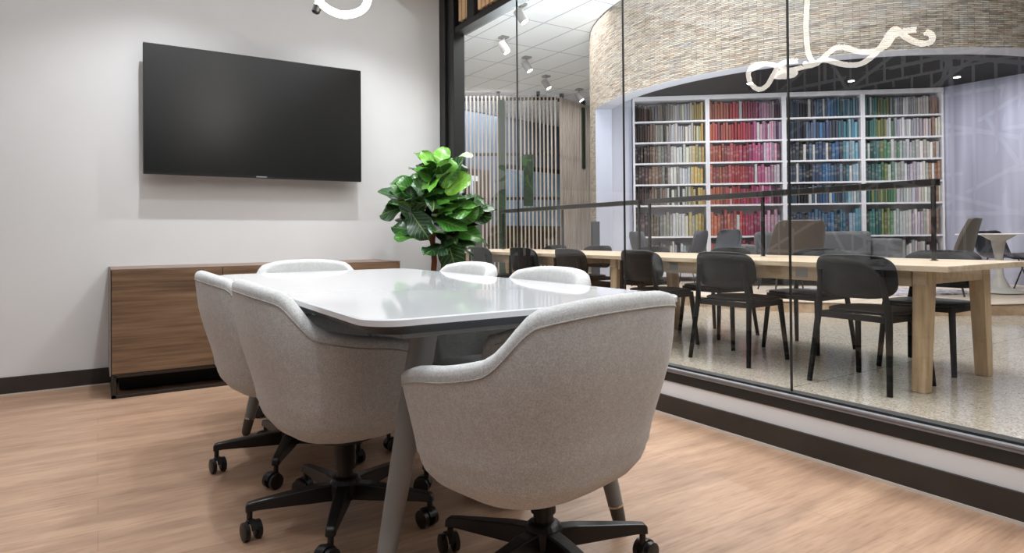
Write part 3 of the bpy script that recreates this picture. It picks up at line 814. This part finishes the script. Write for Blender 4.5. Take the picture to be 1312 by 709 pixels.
# ================================================================== LONG LIBRARY TABLES
TX0, TX1, ZT = 3.87, 4.91, .734
def long_table(y0, y1, label, ins):
    t = thing('library_table', label, 'table', ((TX0+TX1)/2, (y0+y1)/2, 0), 0, 'long oak tables with splayed legs')
    hx, hy = (TX1-TX0)/2, (y1-y0)/2
    MB().box(-hx,-hy,ZT-.034,hx,hy,ZT).build('tabletop', OAK, t, bevel=.004)
    ap = MB()
    for s in (-1,1): ap.box(s*(hx-.14)-.012,-hy+ins[0]+.05,ZT-.13,s*(hx-.14)+.012,hy-ins[1]-.05,ZT-.035)
    ap.build('apron', OAK, t)
    for sy in (-1,1):
        yy = sy*(hy-ins[0 if sy < 0 else 1])
        MB().box(-hx+.11, yy-.035, ZT-.115, hx-.11, yy+.035, ZT-.035).build('end_rail', OAK, t)
        for sx in (-1,1):
            xt, xb = sx*(hx-.175), sx*(hx-.125)
            w = .042
            bot = [V(xb+a*w*.9, yy+b*w*.9, 0) for a,b in ((-1,-1),(1,-1),(1,1),(-1,1))]
            topv = [V(xt+a*w*1.15, yy+b*w*1.05, ZT-.034) for a,b in ((-1,-1),(1,-1),(1,1),(-1,1))]
            MB().hexa(bot, topv).build('leg', OAKV, t, bevel=.004)
    for yy in ((-hy+.95), (hy-.95)):
        MB().box(-hx+.125, yy-.045, ZT-.11, -hx+.129, yy+.045, ZT-.05).build('socket_plate', mat('socket_grey', srgb(150,152,156), .4), t)
    return t
long_table(1.69, 4.74, 'long pale oak library table with its splayed end legs nearest the viewer', (.2,.22))
long_table(4.76, 7.72, 'long pale oak library table behind the first, toward the slat screen', (.58,.22))
def desk_lamp(y0, y1, posts, label):
    t = thing('table_lamp', label, 'lamp', (4.6, y0, ZT), 0, 'linear black lamps standing along the long tables')
    z = 1.245-ZT
    MB().box(-.03, 0, z-.022, .03, y1-y0, z+.022).build('lamp_bar', BLACK, t, bevel=.003)
    MB().box(-.02, .02, z-.026, .02, y1-y0-.02, z-.0225).build('diffuser', mat('opal_strip', srgb(120,118,116), .5), t)
    for p in posts:
        MB().box(-.011, p-y0-.011, 0, .011, p-y0+.011, z-.02).box(-.018,p-y0-.018,0,.018,p-y0+.018,.004).build('post', BLACK, t)
desk_lamp(2.06, 4.70, (2.09,3.38,4.675), 'long slim black lamp bar on three posts along the nearer oak table')
desk_lamp(4.80, 7.46, (4.825,6.1,7.43), 'long slim black lamp bar on posts along the farther oak table')

# ================================================================== BLACK SIDE CHAIRS
CB = noisy('black_stained_wood', srgb(20,20,21), srgb(15,15,16), 6, .5, spec=.22)
def make_side_chair():
    t = thing('side_chair', 'x', 'chair')
    # faces +y, origin between the feet
    st = MB(); ring = lambda k, z, dz=0: [V(.235*k*sgnpow(math.cos(a),2/3.2), .03+.215*k*sgnpow(math.sin(a),2/3.2), z + dz*(math.sin(a))) for a in [2*PI*i/36 for i in range(36)]]
    st.loft([ring(.94,.437), ring(1,.443), ring(1,.453), ring(.96,.459), ring(.6,.452), ring(.2,.449)], True, True, True)
    st.build('seat', CB, t, smooth=50)
    bk = MB(); NUb, rings = 20, []
    cs = [(2*PI*i/44) for i in range(44)]
    def bp(a, k, off):
        x = .25*k*sgnpow(math.cos(a),2/4.4); zz = .663+.13*k*sgnpow(math.sin(a),2/3.2)
        y = -.245 + .75*x*x*1.6 - (zz-.665)*.16 + off
        return V(x,y,zz)
    bk.loft([[bp(a,k,o) for a in cs] for k,o in ((.03,.010),(.5,.010),(.97,.010),(1,.004),(1,-.003),(.97,-.009),(.5,-.009),(.03,-.009))], True, True, True)
    bk.build('backrest', CB, t, smooth=50)
    for s in (-1,1):
        MB().tube([V(s*.25,-.262,0), V(s*.218,-.205,.44), V(s*.188,-.232,.70)], [.016,.020,.013], 10).build('leg', CB, t, smooth=60)
        MB().tube([V(s*.232,.225,0), V(s*.205,.18,.44)], [.016,.020], 10).build('leg', CB, t, smooth=60)
    fr = MB()
    fr.box(-.19,.155,.40,.19,.185,.437).box(-.2,-.215,.40,.2,-.185,.437)
    for s in (-1,1): fr.box(s*.208-.012,-.2,.40,s*.208+.012,.18,.437)
    fr.build('seat_frame', CB, t, bevel=.004)
    return t
sc0 = make_side_chair(); first = True
nearY = [2.17, 3.14, 3.98, 4.94, 5.76, 6.66]
farY = [2.20, 3.12, 4.02, 5.0, 5.9, 6.75]
nlab = ['black wooden side chair on the glass side, beside the splayed oak table end', 'black wooden side chair second from the near end of the glass-side row', 'black wooden side chair third along the glass-side row, by the oak trestle', 'black wooden side chair fourth along the glass-side row', 'black wooden side chair fifth along the glass-side row', 'black wooden side chair last of the glass-side row, behind the fig leaves']
flab = ['black side chair across the oak table, behind its end legs', 'black side chair second along the lounge-side row across the table', 'black side chair third along the lounge-side row across the table', 'black side chair fourth along the lounge-side row across the table', 'black side chair fifth along the lounge-side row across the table', 'black side chair sixth along the lounge-side row, before the slat screen']
for ysr, x, rz, labs, grp in ((nearY, 4.0, -PI/2, nlab, 'black side chairs on the glass side of the long tables'), (farY, 4.775, PI/2, flab, 'black side chairs on the lounge side of the long tables')):
    for i, y in enumerate(ysr):
        rr = rz + random.uniform(-.05,.05)
        if first: o = sc0; o.location = (x,y,0); o.rotation_euler = (0,0,rr); first = False
        else: o = dup(sc0, (x,y,0), rr)
        o['label'] = labs[i]; o['group'] = grp

# ================================================================== LOUNGE FURNITURE ON THE PLATFORM
def at(lat, d, z=ZP): p = W(lat, d); return (p[0], p[1], z)
def px(xp, d, z=ZP): return at((xp-656)/FPX*d, d, z)
FC = -YAW                                      # local +y points away from the viewer
def shell_chair(name, label, loc, rz, m, h=.80, w=.27, group=None, cat='chair'):
    t = thing(name, label, cat, loc, rz, group)
    mb = MB(); rings = []
    for s_, (yy, zz, ww) in enumerate([(.24,.42,.20),(.20,.445,.235),(.05,.43,.25),(-.10,.425,.255),(-.19,.455,.26),(-.235,.54,.265),(-.265,.65,.265),(-.29,h-.07,.25),(-.297,h-.015,.22),(-.30,h,.15)]):
        k = w/.27
        rings.append([V(u*ww*k, yy + (.07*abs(u)**3 if s_ > 3 else 0), zz + (.055*abs(u)**2.5 if s_ < 6 else 0)) for u in [-1+2*i/12 for i in range(13)]])
    mb.loft(rings, False, False, False)
    o = mb.build('shell', m, t, smooth=180); so_ = o.modifiers.new('s','SOLIDIFY'); so_.thickness = .018; so_.offset = 0
    for sx in (-1,1):
        for yf, yb in ((.13,.23),(-.10,-.22)):
            MB().tube([V(sx*.12,yf,.425), V(sx*.22,yb,0)], .009, 8).build('leg', BLACK, t, smooth=60)
    return t
GREYSH = noisy('dark_grey_shell', srgb(74,76,82), srgb(64,66,72), 5, .6)
g3 = 'dark grey shell chairs by the brown books'
shell_chair('lounge_chair', 'dark grey shell chair facing sideways beneath the brown books', px(834, 9.75), FC-PI/2+.25, GREYSH, .83, .27, g3)
shell_chair('lounge_chair', 'dark grey shell chair below the yellow books, left of its twin', px(880, 10.2), FC+.9, GREYSH, .84, .27, g3)
shell_chair('lounge_chair', 'dark grey shell chair below the orange books, beside its twin', px(919, 9.4), FC+PI/2+.4, GREYSH, .85, .27, g3)
bpy.data.objects['lounge_chair.001']['label'] = 'dark grey shell chair below the yellow books, beside its twin'

# sofa
SOFA = fabric('grey_sofa_fabric', srgb(112,112,114), srgb(88,88,90))
s = thing('sofa', 'low grey fabric sofa in front of the red and blue books', 'sofa', px(1042, 10.05), ang)
def soft(mb, x0,y0,z0,x1,y1,z1): return mb.box(x0,y0,z0,x1,y1,z1)
soft(MB(), -.95,-.42,.12,.95,.40,.30).build('base', SOFA, s, bevel=.03, seg=3)
for x0,x1 in ((-.93,-.01),(.01,.93)): soft(MB(), x0,-.44,.30,x1,.2,.44).build('seat_cushion', SOFA, s, bevel=.045, seg=4)
for x0,x1 in ((-.80,.02),(.04,.93)): soft(MB(), x0,.16,.42,x1,.40,.815).build('back_cushion', SOFA, s, bevel=.06, seg=4)
soft(MB(), -1.12,-.42,.12,-.955,.40,.62).build('armrest', SOFA, s, bevel=.035, seg=3)
soft(MB(), .955,-.42,.12,1.12,.40,.70).build('armrest', SOFA, s, bevel=.035, seg=3)
for sx in (-1,1):
    for yy in (-.34,.32): MB().tube([V(sx*.9,yy,0), V(sx*.9,yy,.125)], [.014,.02], 10).build('leg', BLACK, s)

# high-backed brown-grey armchairs
BRN = fabric('brown_mesh_fabric', srgb(106,96,88), srgb(66,60,55))
def high_chair(label, loc, rz):
    t = thing('armchair', label, 'armchair', loc, rz, 'high-backed brown lounge chairs')
    mb = MB(); rings = []
    for yy, zz, ww, cv in [(-.20,.36,.30,.04),(-.27,.45,.355,.10),(-.30,.58,.365,.12),(-.335,.74,.35,.10),(-.37,.88,.325,.07),(-.38,.925,.30,.06),(-.385,.94,.24,.04)]:
        rings.append([V(u*ww, yy + cv*abs(u)**2.2, zz) for u in [-1+2*i/14 for i in range(15)]])
    mb.loft(rings, False, False, False); o = mb.build('backrest', BRN, t, smooth=180)
    q = o.modifiers.new('s','SOLIDIFY'); q.thickness = .05; q.offset = 0
    q = o.modifiers.new('b','BEVEL'); q.width = .018; q.segments = 3
    cushion(MB(), 0, .0, .34, .30, .32, .44).build('seat', SOFA, t, smooth=60)
    for sx in (-1,1):
        MB().tube([V(sx*.24,.20,.33), V(sx*.32,.27,0)], .011, 8).build('leg', BLACK, t)
        MB().tube([V(sx*.24,-.18,.33), V(sx*.32,-.26,0)], .011, 8).build('leg', BLACK, t)
high_chair('high-backed brown mesh armchair seen from behind, in front of the grey sofa', px(1011, 8.75, ZP+.019), FC+.05)
high_chair('high-backed brown mesh armchair turned sideways near the lavender wall', px(1207, 8.1, ZP+.019), FC+.85)

# round pedestal table and wire chairs by the lavender wall
wt = thing('cafe_table', 'round white cafe table on a flared pedestal by the lavender wall', 'table', px(1279, 8.35, ZP+.014))
MB().lathe([(.02,.735),(.455,.735),(.465,.742),(.455,.752)], n=48).build('tabletop', mat('cafe_white', srgb(226,224,224), .3), wt, smooth=40)
MB().lathe([(.27,0),(.26,.015),(.12,.06),(.055,.2),(.045,.45),(.08,.66),(.2,.735)], n=32).build('pedestal', mat('cafe_pedestal', srgb(206,202,196), .35), wt, smooth=40)
BSH = noisy('charcoal_shell', srgb(54,55,60), srgb(46,47,52), 5, .45)
shell_chair('cafe_chair', 'charcoal shell cafe chair tucked at the white round table', px(1283, 9.05), FC+PI+.15, BSH, .80, .27, 'charcoal cafe chairs at the round table')
shell_chair('cafe_chair', 'charcoal shell cafe chair by the round table, farther from the bookcases', px(1336, 8.45), FC+PI/2+.2, BSH, .80, .27, 'charcoal cafe chairs at the round table')
# rug
def rug_mat():
    m = mat('rug_pattern', srgb(170,164,172), .95, 0, .1); t = NT(m)
    n = t.noise(t.coords(), 5.5, 4, .6)
    r = t.ramp([(.34,srgb(96,86,104)),(.44,srgb(176,170,176)),(.52,srgb(206,202,202)),(.6,srgb(140,118,146)),(.7,srgb(112,110,116))], n.outputs[0]); t.link(r.outputs[0], t.b.inputs['Base Color'])
    return m
rg = MB().lathe([(1.3,0),(1.3,.008),(1.27,.012)], n=64, sq=.45).build('rug', rug_mat(), smooth=40)
rg.location = px(1110, 8.7, ZP+.0005); rg.rotation_euler = (0,0,ang)
tag(rg, 'oval rug with a mottled purple and grey pattern on the oak platform', 'rug')

# rotunda downlights; the first disc stands in for the rope tip's reflection
SPOT = emis('downlight_glow', srgb(255,250,240), 14)
for k, (x_, y_) in enumerate(((963,106),(1093,103),(1229,98))):
    d = (ZIN-H)*FPX/((301.8-.00785*(x_-656))-y_)
    l = px(x_, d, ZIN)
    t = thing('recessed_downlight', ['small round recessed downlight above the red books','small round recessed downlight above the blue books','small round recessed downlight near the lavender wall'][k], 'light', l, 0, 'downlights in the dark lounge ceiling')
    MB().lathe([(.07,-.006),(.07,0)], n=24).build('trim_ring', BLACKM, t)
    MB().lathe([(.045,-.009),(.045,-.0062)], n=24).build('lens', SPOT, t)

# ================================================================== SLAT SCREEN AND ROOM BEHIND
S0, S1, S2 = V(*W(-1.75,15.47),0), V(*W(1.10,15.47),0), V(*W(2.35,17.3),0)
GREEN = noisy('dark_green_panel', srgb(46,62,44), srgb(36,50,36), 4, .7)
def screen(label, a, b, n, ztop, rails, panels, posts):
    d = (b-a); L = d.length; d.normalize()
    t = thing('slat_screen', label, 'screen', a, math.atan2(d.y,d.x), 'full-height slat screens')
    mb = MB()
    for i in range(n):
        x = (i+.5)*L/n
        mb.box(x-.0175,-.035,0,x+.0175,.035,ztop)
    mb.build('slats', SCREENW, t)
    rb = MB()
    for z in rails: rb.box(0,.036,z-.035,L,.07,z+.035)
    rb.build('rail', BLACKM, t)
    for x0,x1,z0,z1 in panels: MB().box(x0,-.075,z0,x1,-.036,z1).build('green_panel', GREEN, t)
    for x in posts: MB().box(x-.04,-.02,ztop-.01,x+.04,.06,ZH).build('ceiling_bracket', BLACKM, t)
    return t
screen('tall slat screen of pale uprights facing the glass room, with dark green posts', S0, S1, 31, 4.25, (4.19,2.86,1.8), [(1.44,1.60,0,4.15),(2.03,2.26,1.62,2.84),(.85,1.02,.1,1.66)], (.4,1.45,2.4))
screen('slat screen turning away beside the stone rotunda', S1+V(.16,.10,0), S2, 24, 4.25, (4.19,2.86,1.8), [(1.0,1.12,2.6,4.15),(2.0,2.16,0,2.7)], (.12,1.2))
QA, QB = V(*W(-2.2,16.6),0), V(*W(1.9,21.0),0)
GREYB = noisy('slate_paint', srgb(98,110,126), srgb(90,102,117), 1, .8)
partition('wall_rear_room', GREYB, QA, QB, 0, ZH)
qd = (QB-QA).normalized(); qn = V(-qd.y, qd.x, 0)
def on_q(name, m, x0, x1, z0, z1, off=.02, t=.05):
    q = [QA+qd*x0-qn*(off+t), QA+qd*x1-qn*(off+t), QA+qd*x1-qn*off, QA+qd*x0-qn*off]
    return MB().hexa([p+V(0,0,z0) for p in q], [p+V(0,0,z1) for p in q]).build(name, m)
QL = (QB-QA).length
DW = noisy('dark_timber', srgb(84,62,50), srgb(66,48,40), 4, .6)
PANEB = mat('blue_pane', srgb(150,172,198), .15)
struct(on_q('trim_rear_dado', DW, 0, QL, 0, 1.2, 0, .02))
d1 = on_q('door_1', DW, 1.05, 2.25, 0, 2.75, .021, .03); struct(d1)
o = on_q('trim_door_light', mat('frosted_pane', srgb(210,222,236), .3), 1.5, 1.62, .5, 2.5, .055, .01); struct(o)
o = on_q('trim_door_header', mat('pale_header', srgb(224,228,232), .5), 1.25, 1.8, 2.42, 2.56, .067, .01); struct(o)
w1 = on_q('window_8', PANEB, 2.9, 5.4, 1.2, 2.85, .021, .02); struct(w1)
w2_ = on_q('trim_window_frame', BLACKM, 2.6, 5.6, 2.85, 2.98, .021, .03); struct(w2_)
# low dark cabinet against the stone column
bn_ = thing('storage_cabinet', 'slim dark grey storage cabinet before the stone column', 'cabinet', px(763, 9.9, 0), FC)
MB().box(-.06,-.08,.0,.055,.08,1.12).build('body', BLACKM, bn_, bevel=.006)
MB().box(-.056,-.095,.02,.051,-.081,1.1).build('door', mat('cab_grey', srgb(54,56,60), .5), bn_, bevel=.003)

# track spotlights
SPM = mat('spot_white', srgb(132,130,128), .5)
for k, (x, y) in enumerate(((5.30,8.01),(5.92,9.49),(6.97,10.34),(8.15,11.35),(9.56,11.99))):
    t = thing('spotlight', ['white cylinder spotlight first in the row, nearest the glass wall','white cylinder spotlight second in the row under the tiled ceiling','white cylinder spotlight third in the row under the tiled ceiling','white cylinder spotlight fourth in the row under the tiled ceiling','white cylinder spotlight last in the row, beside the stone rotunda'][k], 'light', (x,y,ZH), 0, 'ceiling spotlights in a row')
    MB().box(-.07,-.07,-.03,.07,.07,0).tube([V(0,0,-.03),V(0,0,-.13)], .018, 10).build('mount', SPM, t)
    dv = (V(.35,-.35,-.8)).normalized(); c = V(0,0,-.18)
    hd = MB().tube([c-dv*.10, c-dv*.095, c+dv*.11], [.05,.07,.07], 18).build('head', SPM, t, smooth=40)
    MB().tube([c+dv*.1105, c+dv*.113], .058, 18).build('lens', SPOT, hd)

# ================================================================== LIGHTS
def area(x, y, z, sx, sy, power, col=(1,.97,.93), rot=(0,0,0)):
    l = bpy.data.lights.new('area', 'AREA'); l.shape = 'RECTANGLE'; l.size = sx; l.size_y = sy; l.energy = power; l.color = col
    o = bpy.data.objects.new('area_light', l); COL.objects.link(o); o.location = (x,y,z); o.rotation_euler = rot
    return o
def spot(x, y, z, power, ang_=100, blend=.6, size=.05, col=(1,.96,.9), tgt=None):
    l = bpy.data.lights.new('spot', 'SPOT'); l.energy = power; l.spot_size = R_(ang_); l.spot_blend = blend; l.shadow_soft_size = size; l.color = col
    o = bpy.data.objects.new('spot_light', l); COL.objects.link(o); o.location = (x,y,z)
    if tgt is not None: o.rotation_euler = (V(*tgt)-V(x,y,z)).to_track_quat('-Z','Y').to_euler()
    return o
# room
NW = (.91,.96,1)
area(.45, 1.25, ZC-.02, 3.6, 6.1, 78, NW)
for x, y in ((.5,2.0),(1.6,2.4),(.3,3.4),(1.9,3.4),(.2,.6),(1.6,.4)): spot(x, y, ZC-.03, 46, 110, .7, .06, NW)
spot(.35, 4.02, ZC-.03, 78, 120, .7, .02, NW); spot(1.6, 4.02, ZC-.03, 78, 120, .7, .02, NW)
# hall
for x, y in ((4.2,2.0),(4.4,5.2),(6.2,8.6),(5.4,12)): area(x, y, ZH-.03, 1.6, 2.2, 95, (1,.98,.95))
area(8.5, 14.5, ZH-.03, 3, 3, 210, (.86,.93,1)); area(*W(2.3,14.2), ZH-.03, 1.2, 1.2, 60, (.95,.97,1))
area(11.5, 18.5, ZH-.03, 3, 3, 160, (.85,.93,1))
area(5.5, -1.5, ZH-.03, 2, 2, 90)
# light grazing the stone drum
for a in (200, 230, 262):
    spot(CX+(RO+2.6)*math.cos(R_(a)), CY+(RO+2.6)*math.sin(R_(a)), ZH-.1, 20, 130, .9, .2, (1,.97,.92), (CX+RO*math.cos(R_(a)), CY+RO*math.sin(R_(a)), 3.2))
# added upward fill above the lamp bars, brightening the hall ceiling
for y0, y1 in ((2.06,4.70),(4.80,7.46)): area(4.6, (y0+y1)/2, 1.275, .04, y1-y0-.1, 165, (.84,.93,1), (PI,0,0))
# lounge
for l_, d_ in ((3.2,9.6),(5.0,9.2),(6.4,8.9)):
    p = W(l_, d_); area(p[0], p[1], ZIN-.02, .9, .9, 34, (.97,.97,1))
p = W(7.2, 9.0); spot(p[0], p[1], ZIN-.03, 11, 90, .8, .05, (.95,.96,1), (*W(7.4,9.6),1.5))

wd = bpy.data.worlds.new('world'); SC.world = wd; wd.use_nodes = True
wd.node_tree.nodes['Background'].inputs[0].default_value = (.6,.62,.65,1); wd.node_tree.nodes['Background'].inputs[1].default_value = .15

# ================================================================== CAMERA
cam = bpy.data.cameras.new('camera'); co = bpy.data.objects.new('camera', cam); COL.objects.link(co); SC.camera = co
cam.sensor_fit = 'HORIZONTAL'; cam.sensor_width = 36; cam.lens = 36*FPX/1312
cam.shift_x = 0; cam.shift_y = -(354.5-CYP)/1312
cam.clip_start = .02; cam.clip_end = 100
fw = V(sy_*math.cos(PITCH), cy_*math.cos(PITCH), math.sin(PITCH)); r0 = V(cy_, -sy_, 0); u0 = r0.cross(fw)
rr = r0*math.cos(ROLL)+u0*math.sin(ROLL); uu = -r0*math.sin(ROLL)+u0*math.cos(ROLL)
M = Matrix((( rr.x,uu.x,-fw.x,0),(rr.y,uu.y,-fw.y,0),(rr.z,uu.z,-fw.z,H),(0,0,0,1)))
co.matrix_world = M
SC.view_settings.view_transform = 'Standard'
SC.view_settings.look = 'None'
SC.view_settings.exposure = 0
try:
    SC.cycles.use_denoising = True
    SC.cycles.max_bounces = 8; SC.cycles.diffuse_bounces = 4; SC.cycles.glossy_bounces = 4; SC.cycles.transparent_max_bounces = 12
    SC.cycles.sample_clamp_indirect = 6
except Exception: pass
print('books', nb)
